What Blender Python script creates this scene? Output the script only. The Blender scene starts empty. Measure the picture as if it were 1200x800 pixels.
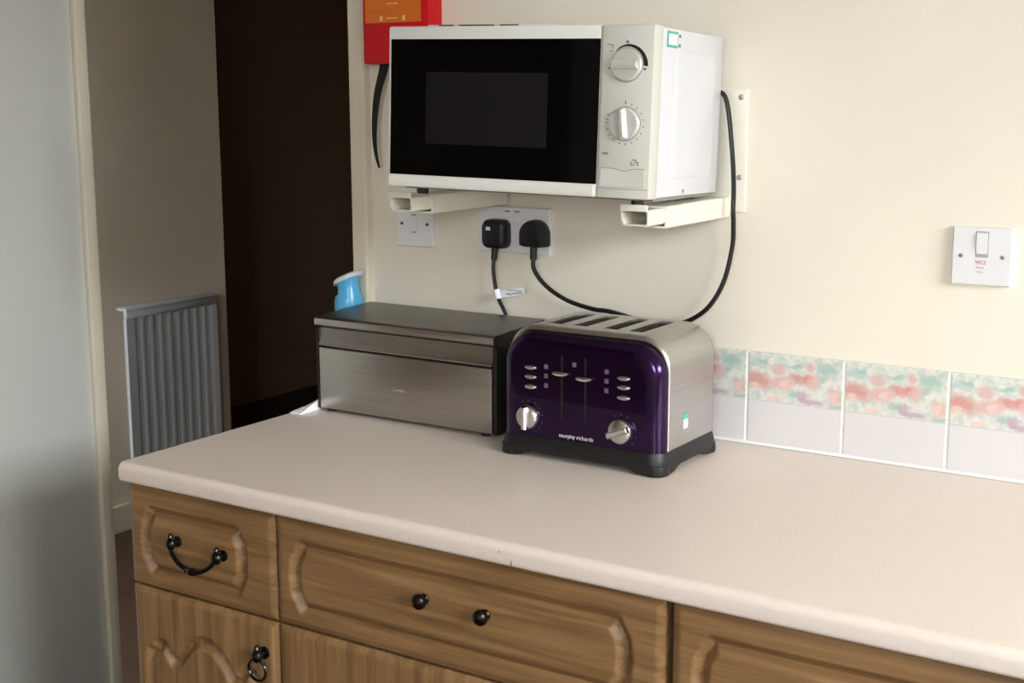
import bpy, bmesh, math, random
import numpy as np
from mathutils import Matrix, Vector
random.seed(7)
PI = math.pi
S = bpy.context.scene
COL = S.collection
ZO = 0.90            # worktop height above the floor; most coordinates below are relative to it

# ---------------------------------------------------------------- camera
CX, CY, CZ = 1.0962, -1.9428, 0.5399 + ZO
yaw, pit, rol, foc = math.radians(33.098), math.radians(10.301), math.radians(-0.16), 1584.9
fw = Vector((-math.sin(yaw)*math.cos(pit), math.cos(yaw)*math.cos(pit), -math.sin(pit)))
rt = Vector((math.cos(yaw), math.sin(yaw), 0)); upv = rt.cross(fw)
r2 = rt*math.cos(rol)+upv*math.sin(rol); u2 = -rt*math.sin(rol)+upv*math.cos(rol)
cd = bpy.data.cameras.new('camera'); cam = bpy.data.objects.new('camera', cd); COL.objects.link(cam)
cd.sensor_width = 36; cd.lens = foc/1200*36; cd.clip_start = 0.02
M = Matrix((r2, u2, -fw)).transposed().to_4x4(); M.translation = (CX, CY, CZ)
cam.matrix_world = M
S.camera = cam

# ---------------------------------------------------------------- light: overcast sky through the window in the right wall
w = bpy.data.worlds.new('sky'); S.world = w; w.use_nodes = True
bg = w.node_tree.nodes['Background']
bg.inputs[0].default_value = (0.93, 0.97, 1.0, 1); bg.inputs[1].default_value = 36.0
S.view_settings.view_transform = 'Standard'; S.view_settings.look = 'None'
S.view_settings.gamma = 1; S.view_settings.use_curve_mapping = False
S.view_settings.exposure = 0.0
# window openings (relative heights)
WR = dict(x=3.3, y0=-2.60, y1=-0.65, z0=0.58, z1=1.60)
WH = dict(y=-1.5, x0=-2.15, x1=-1.38, z0=-0.2, z1=1.2)      # made-up glazed opening, added at the hall's front end to brighten it
WF = -3.6      # y of the wall behind the camera
WK = dict(y=WF, x0=1.25, x1=2.10, z0=0.50, z1=1.30)      # unseen window added in that wall as fill light for front faces
def portal(name, loc, rot, sx, sy):
    l = bpy.data.lights.new(name, 'AREA'); l.shape = 'RECTANGLE'; l.size = sx; l.size_y = sy
    l.cycles.is_portal = True
    o = bpy.data.objects.new(name, l); COL.objects.link(o); o.location = loc; o.rotation_euler = rot
portal('window_portal', (WR['x']+.09, (WR['y0']+WR['y1'])/2, (WR['z0']+WR['z1'])/2+ZO), (0, PI/2, 0), WR['z1']-WR['z0'], WR['y1']-WR['y0'])

portal('window_portal', ((WH['x0']+WH['x1'])/2, WH['y']-.09, (WH['z0']+WH['z1'])/2+ZO), (PI/2, 0, 0), WH['x1']-WH['x0'], WH['z1']-WH['z0'])
portal('window_portal', ((WK['x0']+WK['x1'])/2, WK['y']-.09, (WK['z0']+WK['z1'])/2+ZO), (PI/2, 0, 0), WK['x1']-WK['x0'], WK['z1']-WK['z0'])

# ---------------------------------------------------------------- materials
MATS = {}
def nt(name):
    m = bpy.data.materials.new(name); m.use_nodes = True
    return m, m.node_tree.nodes, m.node_tree.links, m.node_tree.nodes['Principled BSDF']
def setp(b, **k):
    for a, v in k.items(): b.inputs[a.replace('_', ' ')].default_value = v
def rgb(r, g, b):   # sRGB 0-255 -> linear
    f = lambda c: (c/255/12.92 if c/255 <= .04045 else ((c/255+.055)/1.055)**2.4)
    return (f(r), f(g), f(b), 1)
def plain(name, col, rough=.5, metal=0, coat=0, noise=0, nscale=40, bump=0, spec=.5, stretch=None, coords='Object'):
    m, N, L, b = nt(name)
    setp(b, Base_Color=col, Roughness=rough, Metallic=metal, Coat_Weight=coat)
    b.inputs['Specular IOR Level'].default_value = spec
    tc = N.new('ShaderNodeTexCoord'); mp = N.new('ShaderNodeMapping')
    L.new(tc.outputs[coords], mp.inputs[0])
    if stretch: mp.inputs['Scale'].default_value = stretch
    n = N.new('ShaderNodeTexNoise'); n.inputs['Scale'].default_value = nscale; n.inputs['Detail'].default_value = 4
    L.new(mp.outputs[0], n.inputs['Vector'])
    if noise:
        mx = N.new('ShaderNodeMix'); mx.data_type = 'RGBA'; mx.blend_type = 'MULTIPLY'
        rp = N.new('ShaderNodeMapRange'); rp.inputs['From Min'].default_value = .3; rp.inputs['From Max'].default_value = .7
        rp.inputs['To Min'].default_value = 1-noise; rp.inputs['To Max'].default_value = 1+noise*.3
        L.new(n.outputs[0], rp.inputs[0]); mx.inputs[0].default_value = 1; mx.inputs[6].default_value = col
        L.new(rp.outputs[0], mx.inputs[7]); L.new(mx.outputs[2], b.inputs['Base Color'])
    if bump:
        bp = N.new('ShaderNodeBump'); bp.inputs['Strength'].default_value = bump; bp.inputs['Distance'].default_value = .002
        L.new(n.outputs[0], bp.inputs['Height']); L.new(bp.outputs[0], b.inputs['Normal'])
    MATS[name] = m; return m
def wood(name, vertical):
    m, N, L, b = nt(name)
    tc = N.new('ShaderNodeTexCoord'); mp = N.new('ShaderNodeMapping'); L.new(tc.outputs['Object'], mp.inputs[0])
    mp.inputs['Scale'].default_value = (70, 70, 3.2) if vertical else (3.2, 70, 70)
    n1 = N.new('ShaderNodeTexNoise'); n1.inputs['Scale'].default_value = 1; n1.inputs['Detail'].default_value = 6; n1.inputs['Distortion'].default_value = .6
    L.new(mp.outputs[0], n1.inputs['Vector'])
    mp2 = N.new('ShaderNodeMapping'); L.new(tc.outputs['Object'], mp2.inputs[0])
    mp2.inputs['Scale'].default_value = (240, 240, 9) if vertical else (9, 240, 240)
    n2 = N.new('ShaderNodeTexNoise'); n2.inputs['Scale'].default_value = 1; n2.inputs['Detail'].default_value = 3
    L.new(mp2.outputs[0], n2.inputs['Vector'])
    mx = N.new('ShaderNodeMath'); mx.operation = 'MULTIPLY_ADD'; mx.inputs[1].default_value = .3
    L.new(n2.outputs[0], mx.inputs[0]); L.new(n1.outputs[0], mx.inputs[2])
    cr = N.new('ShaderNodeValToRGB'); L.new(mx.outputs[0], cr.inputs[0])
    cr.color_ramp.elements[0].position = .36; cr.color_ramp.elements[0].color = rgb(104, 76, 46)
    cr.color_ramp.elements[1].position = .86; cr.color_ramp.elements[1].color = rgb(158, 122, 82)
    e = cr.color_ramp.elements.new(.58); e.color = rgb(130, 97, 62)
    L.new(cr.outputs[0], b.inputs['Base Color'])
    setp(b, Roughness=.44); b.inputs['Specular IOR Level'].default_value = .45
    bp = N.new('ShaderNodeBump'); bp.inputs['Strength'].default_value = .08; bp.inputs['Distance'].default_value = .001
    L.new(n2.outputs[0], bp.inputs['Height']); L.new(bp.outputs[0], b.inputs['Normal'])
    MATS[name] = m
wood('oak_drawer', False); wood('oak_door', True)
plain('wall_paint', rgb(238, 230, 214), .75, noise=.05, nscale=2.2, bump=.05)
plain('room_paint', rgb(232, 228, 218), .8)
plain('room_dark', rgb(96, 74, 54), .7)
plain('ceiling_paint', rgb(240, 238, 232), .9)
plain('hall_paint', rgb(232, 220, 200), .8, noise=.06, nscale=3)
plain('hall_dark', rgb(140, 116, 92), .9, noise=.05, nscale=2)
plain('floor_vinyl', rgb(84, 62, 46), .6, noise=.25, nscale=6)
plain('trim_paint', rgb(222, 212, 192), .45)
plain('door_paint', rgb(216, 216, 210), .28, noise=.02, nscale=1.5, coat=.15)
plain('worktop_laminate', rgb(232, 218, 207), .36, noise=.04, nscale=160, bump=.02)
plain('carcass', rgb(70, 48, 30), .7)
plain('white_plastic', rgb(230, 229, 222), .35)
plain('panel_plastic', rgb(212, 210, 202), .4)
plain('case_white', rgb(216, 217, 223), .3, coat=.2)
plain('bracket_white', rgb(236, 231, 216), .4)
plain('socket_white', rgb(232, 230, 232), .35)
plain('black_plastic', rgb(16, 16, 17), .45)
plain('gloss_black', rgb(2, 3, 4), .06, spec=.25)
plain('oven_mesh', rgb(20, 19, 18), .35, spec=.3)
plain('dark_gap', rgb(8, 8, 8), .8)
plain('steel', (.46, .44, .41, 1), .34, metal=1, noise=.12, nscale=1, stretch=(8, 300, 300), bump=.04)
plain('steel_side', (.58, .565, .55, 1), .33, metal=1, noise=.10, nscale=1, stretch=(300, 6, 300), bump=.04)
plain('steel_lid', (.20, .19, .175, 1), .36, metal=1, noise=.15, nscale=1, stretch=(8, 300, 300), bump=.03)
plain('chrome', (.80, .80, .80, 1), .14, metal=1)
plain('satin_silver', (.62, .62, .60, 1), .3, metal=1, noise=.06, nscale=300)
plain('knob_silver', rgb(222, 220, 214), .25, metal=.35)
plain('purple_paint', rgb(42, 14, 61), .2, metal=.85, coat=.35)
plain('slot_metal', (.16, .14, .12, 1), .5, metal=1)
plain('antique_brass', (.06, .056, .052, 1), .24, metal=1)
plain('fire_red', rgb(200, 8, 24), .5, spec=.3)
plain('label_orange', rgb(222, 112, 30), .45, noise=.18, nscale=1, stretch=(6, 30, 60))
plain('label_pale', rgb(240, 190, 120), .5)
plain('strap_black', rgb(14, 13, 13), .7)
plain('cable_black', rgb(18, 17, 17), .45)
plain('tag_white', rgb(240, 242, 246), .5)
plain('tag_print', rgb(160, 165, 172), .6)
plain('print_grey', rgb(95, 95, 90), .6)
plain('print_light', rgb(150, 150, 144), .6)
plain('print_black', rgb(12, 12, 12), .5)
plain('print_white', rgb(225, 222, 228), .5)
plain('print_mauve', rgb(98, 86, 106), .5)
plain('print_red', rgb(200, 40, 60), .5)
plain('sticker_teal', rgb(60, 175, 150), .4)
plain('radiator_enamel', rgb(200, 206, 212), .5)
plain('screw_metal', (.45, .45, .45, 1), .4, metal=1)
plain('screw_dark', (.12, .11, .10, 1), .45, metal=1)
plain('grout', rgb(240, 238, 234), .7)
plain('sealant', rgb(245, 244, 240), .4)
plain('tissue', rgb(248, 250, 255), .8, bump=.3, nscale=60)
plain('blue_plastic', rgb(80, 176, 224), .3, coat=.2)
plain('pale_lid', rgb(214, 222, 236), .35)
plain('sky_block_grey', rgb(104, 102, 92), .9, noise=.2, nscale=5)  # for the unseen wall added outside against low sky light
plain('ground', rgb(110, 115, 100), .9)
plain('logo_steel', rgb(168, 163, 154), .5)
plain('nick', rgb(60, 45, 35), .8)
# window glass: thin clear pane
m, N, L, b = nt('window_glass')
tr = N.new('ShaderNodeBsdfTransparent'); gl = N.new('ShaderNodeBsdfGlossy'); gl.inputs['Roughness'].default_value = .02
mx = N.new('ShaderNodeMixShader'); mx.inputs[0].default_value = .06
L.new(tr.outputs[0], mx.inputs[1]); L.new(gl.outputs[0], mx.inputs[2]); L.new(mx.outputs[0], N['Material Output'].inputs[0]); MATS['window_glass'] = m
# floral tile: UV (0..1) over the tile face, print made of soft blobs in the upper half
def tile_material():
    m, N, L, b = nt('floral_tile')
    setp(b, Roughness=.16)
    uv = N.new('ShaderNodeUVMap')
    nz = N.new('ShaderNodeTexNoise'); nz.inputs['Scale'].default_value = 9; nz.inputs['Detail'].default_value = 4
    L.new(uv.outputs[0], nz.inputs['Vector'])
    sub = N.new('ShaderNodeVectorMath'); sub.operation = 'SUBTRACT'; sub.inputs[1].default_value = (.5, .5, .5); L.new(nz.outputs['Color'], sub.inputs[0])
    sc = N.new('ShaderNodeVectorMath'); sc.operation = 'SCALE'; sc.inputs['Scale'].default_value = .16; L.new(sub.outputs[0], sc.inputs[0])
    ad = N.new('ShaderNodeVectorMath'); ad.operation = 'ADD'; L.new(uv.outputs[0], ad.inputs[0]); L.new(sc.outputs[0], ad.inputs[1])
    n2 = N.new('ShaderNodeTexNoise'); n2.inputs['Scale'].default_value = 14; n2.inputs['Detail'].default_value = 3; L.new(uv.outputs[0], n2.inputs['Vector'])
    cr = N.new('ShaderNodeValToRGB'); L.new(n2.outputs[0], cr.inputs[0])
    cr.color_ramp.elements[0].position = .38; cr.color_ramp.elements[0].color = rgb(198, 208, 200)
    cr.color_ramp.elements[1].position = .58; cr.color_ramp.elements[1].color = rgb(224, 222, 214)
    cur = cr.outputs[0]
    G = (168, 194, 184); R = (208, 146, 138); P = (219, 180, 175); K = (230, 202, 190); V = (192, 166, 184); T = (186, 203, 196)
    blobs = [(.12,.22,.09,.09,T),(.17,.16,.05,.05,G),(.34,.3,.08,.10,P),(.48,.2,.13,.05,T),(.52,.22,.05,.05,G),
             (.83,.20,.10,.13,G),(.78,.42,.05,.10,G),(.66,.22,.05,.08,P),(.12,.60,.13,.17,R),(.09,.72,.05,.07,K),
             (.30,.56,.06,.10,P),(.39,.58,.10,.15,P),(.39,.62,.04,.07,K),(.53,.48,.08,.10,R),(.66,.48,.09,.14,P),(.62,.44,.05,.07,R),
             (.50,.80,.06,.08,G),(.60,.82,.06,.10,V),(.70,.90,.10,.06,V),(.58,.90,.05,.05,V),(.92,.72,.07,.12,P),(.90,.74,.04,.06,K),(.92,.92,.07,.05,G),(.28,.9,.08,.04,K)]
    for (u, v, ru, rv, c) in blobs:      # v counted down from the tile top within the border
        s = N.new('ShaderNodeVectorMath'); s.operation = 'SUBTRACT'; s.inputs[1].default_value = (u, 1-v*.52, 0); L.new(ad.outputs[0], s.inputs[0])
        d = N.new('ShaderNodeVectorMath'); d.operation = 'MULTIPLY'; d.inputs[1].default_value = (1/(ru*1.15), 1/(rv*.6), 0); L.new(s.outputs[0], d.inputs[0])
        ln = N.new('ShaderNodeVectorMath'); ln.operation = 'LENGTH'; L.new(d.outputs[0], ln.inputs[0])
        mr = N.new('ShaderNodeMapRange'); mr.interpolation_type = 'SMOOTHSTEP'
        mr.inputs['From Min'].default_value = .45; mr.inputs['From Max'].default_value = 1.35; mr.inputs['To Min'].default_value = .85; mr.inputs['To Max'].default_value = 0
        L.new(ln.outputs[1], mr.inputs[0])
        mix = N.new('ShaderNodeMix'); mix.data_type = 'RGBA'; L.new(mr.outputs[0], mix.inputs[0]); L.new(cur, mix.inputs[6]); mix.inputs[7].default_value = rgb(*c)
        cur = mix.outputs[2]
    sx = N.new('ShaderNodeSeparateXYZ'); L.new(uv.outputs[0], sx.inputs[0])
    gt = N.new('ShaderNodeMapRange'); gt.inputs['From Min'].default_value = .475; gt.inputs['From Max'].default_value = .487; L.new(sx.outputs[1], gt.inputs[0])
    fin = N.new('ShaderNodeMix'); fin.data_type = 'RGBA'; L.new(gt.outputs[0], fin.inputs[0]); fin.inputs[6].default_value = rgb(222, 217, 217); L.new(cur, fin.inputs[7])
    # thin border line
    e1 = N.new('ShaderNodeMath'); e1.operation = 'COMPARE'; e1.inputs[1].default_value = .486; e1.inputs[2].default_value = .006; L.new(sx.outputs[1], e1.inputs[0])
    fin2 = N.new('ShaderNodeMix'); fin2.data_type = 'RGBA'; L.new(e1.outputs[0], fin2.inputs[0]); L.new(fin.outputs[2], fin2.inputs[6]); fin2.inputs[7].default_value = rgb(206, 205, 196)
    L.new(fin2.outputs[2], b.inputs['Base Color'])
    MATS['floral_tile'] = m
tile_material()

# ---------------------------------------------------------------- helpers
def bx(bm, x0, x1, y0, y1, z0, z1, bev=0, seg=2):
    vs = [bm.verts.new(p) for p in ((x0,y0,z0),(x1,y0,z0),(x1,y1,z0),(x0,y1,z0),(x0,y0,z1),(x1,y0,z1),(x1,y1,z1),(x0,y1,z1))]
    fs = [bm.faces.new([vs[i] for i in f]) for f in ((0,3,2,1),(4,5,6,7),(0,1,5,4),(1,2,6,5),(2,3,7,6),(3,0,4,7))]
    if bev:
        es = list({e for f in fs for e in f.edges})
        bmesh.ops.bevel(bm, geom=es, offset=bev, segments=seg, profile=.5, affect='EDGES')
    return bm
def loft(bm, rings, cap0=True, cap1=True, closed=True):
    R = [[bm.verts.new(p) for p in r] for r in rings]; n = len(R[0])
    for a, b_ in zip(R, R[1:]):
        for i in range(n if closed else n-1):
            j = (i+1) % n; bm.faces.new((a[i], a[j], b_[j], b_[i]))
    if cap0: bm.faces.new(list(reversed(R[0])))
    if cap1: bm.faces.new(R[-1])
    return R
def prism(bm, poly, axis, a, b_):       # poly in the two other axes
    def mk(t): return [{'x': (t, p[0], p[1]), 'y': (p[0], t, p[1]), 'z': (p[0], p[1], t)}[axis] for p in poly]
    loft(bm, [mk(a), mk(b_)])
def lathe(bm, prof, org, axis='z', seg=24):  # prof: (radius, height along axis)
    o = Vector(org); rings = []
    for r, h in prof:
        ring = []
        for i in range(seg):
            t = 2*PI*i/seg; c, s = max(r, 1e-5)*math.cos(t), max(r, 1e-5)*math.sin(t)
            ring.append(o + Vector({'z': (c, s, h), 'y': (c, h, s), 'x': (h, c, s)}[axis]))
        rings.append(ring)
    loft(bm, rings)
def spline(pts, n=8):
    P = [Vector(p) for p in pts]; P = [2*P[0]-P[1]] + P + [2*P[-1]-P[-2]]; out = []
    for i in range(1, len(P)-2):
        for k in range(n):
            t = k/n; a, b_, c, d = P[i-1], P[i], P[i+1], P[i+2]
            out.append(.5*((2*b_)+(c-a)*t+(2*a-5*b_+4*c-d)*t*t+(3*b_-a-3*c+d)*t**3))
    out.append(P[-2]); return out
def tube(bm, pts, rad, seg=10, ref=Vector((0, 1, 0))):
    rings = []; n = len(pts)
    for i, p in enumerate(pts):
        t = (pts[min(i+1, n-1)]-pts[max(i-1, 0)]).normalized()
        a = t.cross(ref)
        if a.length < 1e-3: a = t.cross(Vector((1, 0, .3)))
        a.normalize(); b_ = t.cross(a)
        r = rad[i] if hasattr(rad, '__len__') else rad
        rings.append([p + r*(math.cos(2*PI*k/seg)*a + math.sin(2*PI*k/seg)*b_) for k in range(seg)])
    loft(bm, rings)
ROOT = {}
def obj(name, bm, mat, parent=None, smooth=False, angle=40, rel=True):
    bmesh.ops.recalc_face_normals(bm, faces=bm.faces)
    me = bpy.data.meshes.new(name); bm.to_mesh(me); bm.free()
    if rel: me.transform(Matrix.Translation((0, 0, ZO)))
    r = parent
    while r is not None and r.parent: r = r.parent
    if rel and r is not None and r in ROOT: me.transform(ROOT[r].inverted())
    me.materials.append(MATS[mat])
    if smooth:
        for p in me.polygons: p.use_smooth = True
        me.set_sharp_from_angle(angle=math.radians(angle))
    o = bpy.data.objects.new(name, me); COL.objects.link(o); o.parent = parent
    return o
def tag(o, label, cat, group=None):
    o['label'] = label; o['category'] = cat
    if group: o['group'] = group
    return o
def thing(name, label, cat, loc=(0, 0, 0), rot=None, group=None):
    o = bpy.data.objects.new(name, None); COL.objects.link(o); o.empty_display_size = .05
    m_ = Matrix.Translation((loc[0], loc[1], loc[2]+ZO))
    if rot is not None: m_ = m_ @ rot.to_4x4()
    o.matrix_world = m_; ROOT[o] = m_
    return tag(o, label, cat, group)
def struct(o): o['kind'] = 'structure'; return o
def B(): return bmesh.new()
def box(name, mat, parent, *a, **k):
    sm = k.pop('smooth', bool(k.get('bev'))); rel = k.pop('rel', True)
    return obj(name, bx(B(), *a, **k), mat, parent, sm, rel=rel)
def text_mesh(s, size, mat, name, parent, place, rel=True, shear=0, depth=.0002):   # place: Matrix from text plane (x right, y up)
    c = bpy.data.curves.new('t', 'FONT'); c.body = s; c.size = size; c.align_x = 'CENTER'; c.align_y = 'CENTER'; c.extrude = depth; c.shear = shear; c.resolution_u = 3
    t = bpy.data.objects.new('t', c); COL.objects.link(t)
    dg = bpy.context.evaluated_depsgraph_get(); me = bpy.data.meshes.new_from_object(t.evaluated_get(dg))
    bpy.data.objects.remove(t); me.transform(place)
    bm = B(); bm.from_mesh(me); bpy.data.meshes.remove(me)
    return obj(name, bm, mat, parent, rel=rel)
FRONT = Matrix(((1,0,0,0),(0,0,-1,0),(0,1,0,0),(0,0,0,1)))     # text plane -> facing -y

# ================================================================ THE SETTING
FZ = -ZO; CEIL = 1.7
def wbox(name, mat, *a): return struct(box(name, mat, None, *a))
bm = B(); bx(bm, -1.27, 3.45, -3.8, -1.6, FZ-.1, FZ); bx(bm, -3.6, 3.45, -1.6, 4.3, FZ-.1, FZ); struct(obj('floor', bm, 'floor_vinyl'))
bm = B(); bx(bm, -1.27, 3.45, -3.8, -1.6, CEIL, CEIL+.1); bx(bm, -3.6, 3.45, -1.6, 4.3, CEIL, CEIL+.1); struct(obj('ceiling', bm, 'ceiling_paint'))
wall = wbox('wall_back', 'wall_paint', -.506, WR['x'], 0, .10, FZ, CEIL)
# right wall with window
bm = B(); X0, X1 = WR['x'], WR['x']+.12
bx(bm, X0, X1, WF, WR['y0'], FZ, CEIL); bx(bm, X0, X1, WR['y1'], .1, FZ, CEIL)
bx(bm, X0, X1, WR['y0'], WR['y1'], FZ, WR['z0']); bx(bm, X0, X1, WR['y0'], WR['y1'], WR['z1'], CEIL)
struct(obj('wall_right', bm, 'room_paint'))
bm = B(); bx(bm, -1.27, WK['x0'], WF-.12, WF, FZ, CEIL); bx(bm, WK['x1'], WR['x'], WF-.12, WF, FZ, CEIL)
bx(bm, WK['x0'], WK['x1'], WF-.12, WF, FZ, WK['z0']); bx(bm, WK['x0'], WK['x1'], WF-.12, WF, WK['z1'], CEIL)
struct(obj('wall_front', bm, 'room_paint'))
def window(name, axis, pos, a0, a1, z0, z1):
    root = bpy.data.objects.new(name, None); COL.objects.link(root); struct(root)
    ROOT[root] = Matrix.Identity(4)
    def seg(nm, mat, u0, u1, v0, v1, t0, t1):
        if axis == 'x': box(nm, mat, root, pos+t0, pos+t1, u0, u1, v0, v1)
        else: box(nm, mat, root, u0, u1, pos+t0, pos+t1, v0, v1)
    f = .05; mid = (a0+a1)/2
    for q in ((a0, a0+f, z0, z1), (a1-f, a1, z0, z1), (mid-.03, mid+.03, z0+f, z1-f), (a0+f, a1-f, z0, z0+f), (a0+f, a1-f, z1-f, z1)):
        seg('window_frame', 'white_plastic', *q, .02, .07)
    seg('pane', 'window_glass', a0+f, mid-.03, z0+f, z1-f, .043, .047); seg('pane', 'window_glass', mid+.03, a1-f, z0+f, z1-f, .043, .047)
window('window_1', 'x', WR['x'], WR['y0'], WR['y1'], WR['z0'], WR['z1'])
window('fill_window_front', 'y', WK['y']-.09, WK['x0'], WK['x1'], WK['z0'], WK['z1'])  # added fill opening behind the camera
wbox('unseen_sky_block', 'sky_block_grey', 7.5, 7.75, -14, 6, FZ-.3, 1.68)      # unseen wall added outside to block light from the low sky
g = wbox('ground', 'ground', -30, 30, -30, 30, FZ-.4, FZ-.3)
# left wall with a closed door; it stops short and leaves the passage into the hall
DX = -1.15
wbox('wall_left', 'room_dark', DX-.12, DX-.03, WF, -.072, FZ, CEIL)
door = bpy.data.objects.new('door_1', None); COL.objects.link(door); struct(door); ROOT[door] = Matrix.Identity(4)
box('door_leaf', 'door_paint', door, DX-.03, DX-.004, -.92, -.1015, FZ+.005, 1.13, bev=.002)
box('door_frame', 'trim_paint', door, DX-.0299, DX+.006, -.100, -.072, FZ, 1.17, bev=.003)
box('door_frame', 'trim_paint', door, DX-.0299, DX+.006, -.95, -.922, FZ, 1.17, bev=.003)
box('door_frame', 'trim_paint', door, DX-.0299, DX+.006, -.922, -.100, 1.132, 1.17, bev=.003)
bm = B(); lathe(bm, [(.024, 0), (.024, .004), (.009, .006), (.009, .03), (.02, .036), (.025, .046), (.02, .055), (.001, .058)], (DX-.004, -.85, .12), 'x', 20)
obj('door_handle', bm, 'chrome', door, True)
# hall
wbox('wall_hall', 'hall_paint', -2.5, -2.4, -1.5, 1.535, FZ, CEIL)
wbox('baseboard_hall', 'trim_paint', -2.4, -2.385, -1.4, 1.535, FZ, FZ+.09)
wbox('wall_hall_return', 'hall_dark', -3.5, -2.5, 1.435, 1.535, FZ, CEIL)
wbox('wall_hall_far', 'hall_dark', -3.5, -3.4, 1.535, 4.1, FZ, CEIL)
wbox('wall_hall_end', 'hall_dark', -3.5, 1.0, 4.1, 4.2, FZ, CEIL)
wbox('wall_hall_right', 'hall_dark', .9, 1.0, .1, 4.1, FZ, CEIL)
bm = B(); YA, YB = WH['y']-.1, WH['y']
bx(bm, -2.5, WH['x0'], YA, YB, FZ, CEIL); bx(bm, WH['x1'], DX-.12, YA, YB, FZ, CEIL); bx(bm, WH['x0'], WH['x1'], YA, YB, FZ, WH['z0']); bx(bm, WH['x0'], WH['x1'], YA, YB, WH['z1'], CEIL)
struct(obj('wall_hall_front', bm, 'hall_paint'))
window('fill_window_hall', 'y', WH['y']-.09, WH['x0'], WH['x1'], WH['z0'], WH['z1'])  # added opening that lights the radiator wall
# architrave round the passage
bm = B(); prism(bm, [(-.5125,.012),(-.5125,-.013),(-.509,-.0165),(-.480,-.0165),(-.4765,-.013),(-.4745,0),(-.5055,0),(-.5055,.012)], 'z', FZ, 1.2)
struct(obj('trim_1', bm, 'trim_paint', None, True, 30))
# tiles (children of the back wall); mesh shared
TX, TP, TH = .2736, .1557, .1472; G_ = .0035
def tile_mesh(wd):
    bm = B(); x0, x1, z0, z1 = G_/2, wd-G_/2, .0015, TH
    b_ = .0012; y0, y1 = -.0065, 0
    ring = lambda i, y: [(x0+i, y, z0+i), (x1-i, y, z0+i), (x1-i, y, z1-i), (x0+i, y, z1-i)]
    loft(bm, [ring(0, y1), ring(0, y0+b_), ring(b_, y0)])
    bmesh.ops.recalc_face_normals(bm, faces=bm.faces)
    me = bpy.data.meshes.new('tile'); bm.to_mesh(me); bm.free(); me.materials.append(MATS['floral_tile'])
    uvl = me.uv_layers.new(name='UVMap')
    for l in me.loops:
        c = me.vertices[l.vertex_index].co; uvl.data[l.index].uv = (c.x/TP, c.z/TH)
    return me
tm = tile_mesh(TP)
for k in range(-4, 19):
    o = bpy.data.objects.new('tile', tm); COL.objects.link(o); o.parent = wall; o.location = (TX+k*TP, 0, ZO)
tl = tile_mesh(TX-4*TP+.4735); o = bpy.data.objects.new('tile', tl); COL.objects.link(o); o.parent = wall; o.location = (-.4735, 0, ZO)
bm = B(); bx(bm, -.4735, 3.29, -.0048, 0, 0, TH-.001)
obj('grout', bm, 'grout', wall)
# white bead where the tiles meet the worktop
bm = B(); prism(bm, [(0,0),(-.0095,0),(-.0085,.0022),(-.0062,.0042),(0,.0042)], 'x', -.4735, 3.29)
o = obj('trim_2', bm, 'sealant', None, True); struct(o)

# ================================================================ WORKTOP AND CABINETS
XL, YF, TK = -.4726, -.620, .0295
prof = [(-.012, 0)]
for i in range(9):
    t = PI/2*i/8; prof.append((YF+.012-.012*math.sin(t), -.012+.012*math.cos(t)))
for i in range(5):
    t = PI/2*i/4; prof.append((YF+.006-.006*math.cos(t), -TK+.006-.006*math.sin(t)))
prof.append((-.012, -TK))
bm = B()
NX = 3.29
prism(bm, prof, 'x', XL, NX)
wt = obj('worktop', bm, 'worktop_laminate', None, True, 30)
tag(wt, 'long beige laminate kitchen worktop with a rounded front edge', 'worktop')
bm = B(); bx(bm, .2312, .2322, YF-.0002, YF+.002, -.0265, -.020); obj('nick', bm, 'nick', wt)
bm = B(); bx(bm, .2130, .2148, YF-.0002, YF+.002, -.0125, -.0112); obj('nick', bm, 'nick', wt)

def sdf(poly, X, Z):
    P = np.array(poly); Q = np.roll(P, -1, 0); d = np.full(X.shape, 1e9); ins = np.zeros(X.shape, bool)
    for (ax, az), (cx, cz) in zip(P, Q):
        ex, ez = cx-ax, cz-az; wx, wz = X-ax, Z-az
        t = np.clip((wx*ex+wz*ez)/(ex*ex+ez*ez+1e-12), 0, 1)
        d = np.minimum(d, np.hypot(wx-ex*t, wz-ez*t))
        c = ((az > Z) != (cz > Z)) & (X < (cx-ax)*(Z-az)/((cz-az) if abs(cz-az) > 1e-12 else 1e-12)+ax)
        ins ^= c
    return np.where(ins, -d, d)
def smooth_closed(pts, n=6):
    P = [Vector((p[0], p[1], 0)) for p in pts]; out = []; k = len(P)
    for i in range(k):
        a, b_, c, d = P[i-1], P[i], P[(i+1) % k], P[(i+2) % k]
        for j in range(n):
            t = j/n; v = .5*((2*b_)+(c-a)*t+(2*a-5*b_+4*c-d)*t*t+(3*b_-a-3*c+d)*t**3); out.append((v.x, v.y))
    return out
FY = -.600    # plane of the drawer and door fronts
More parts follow.
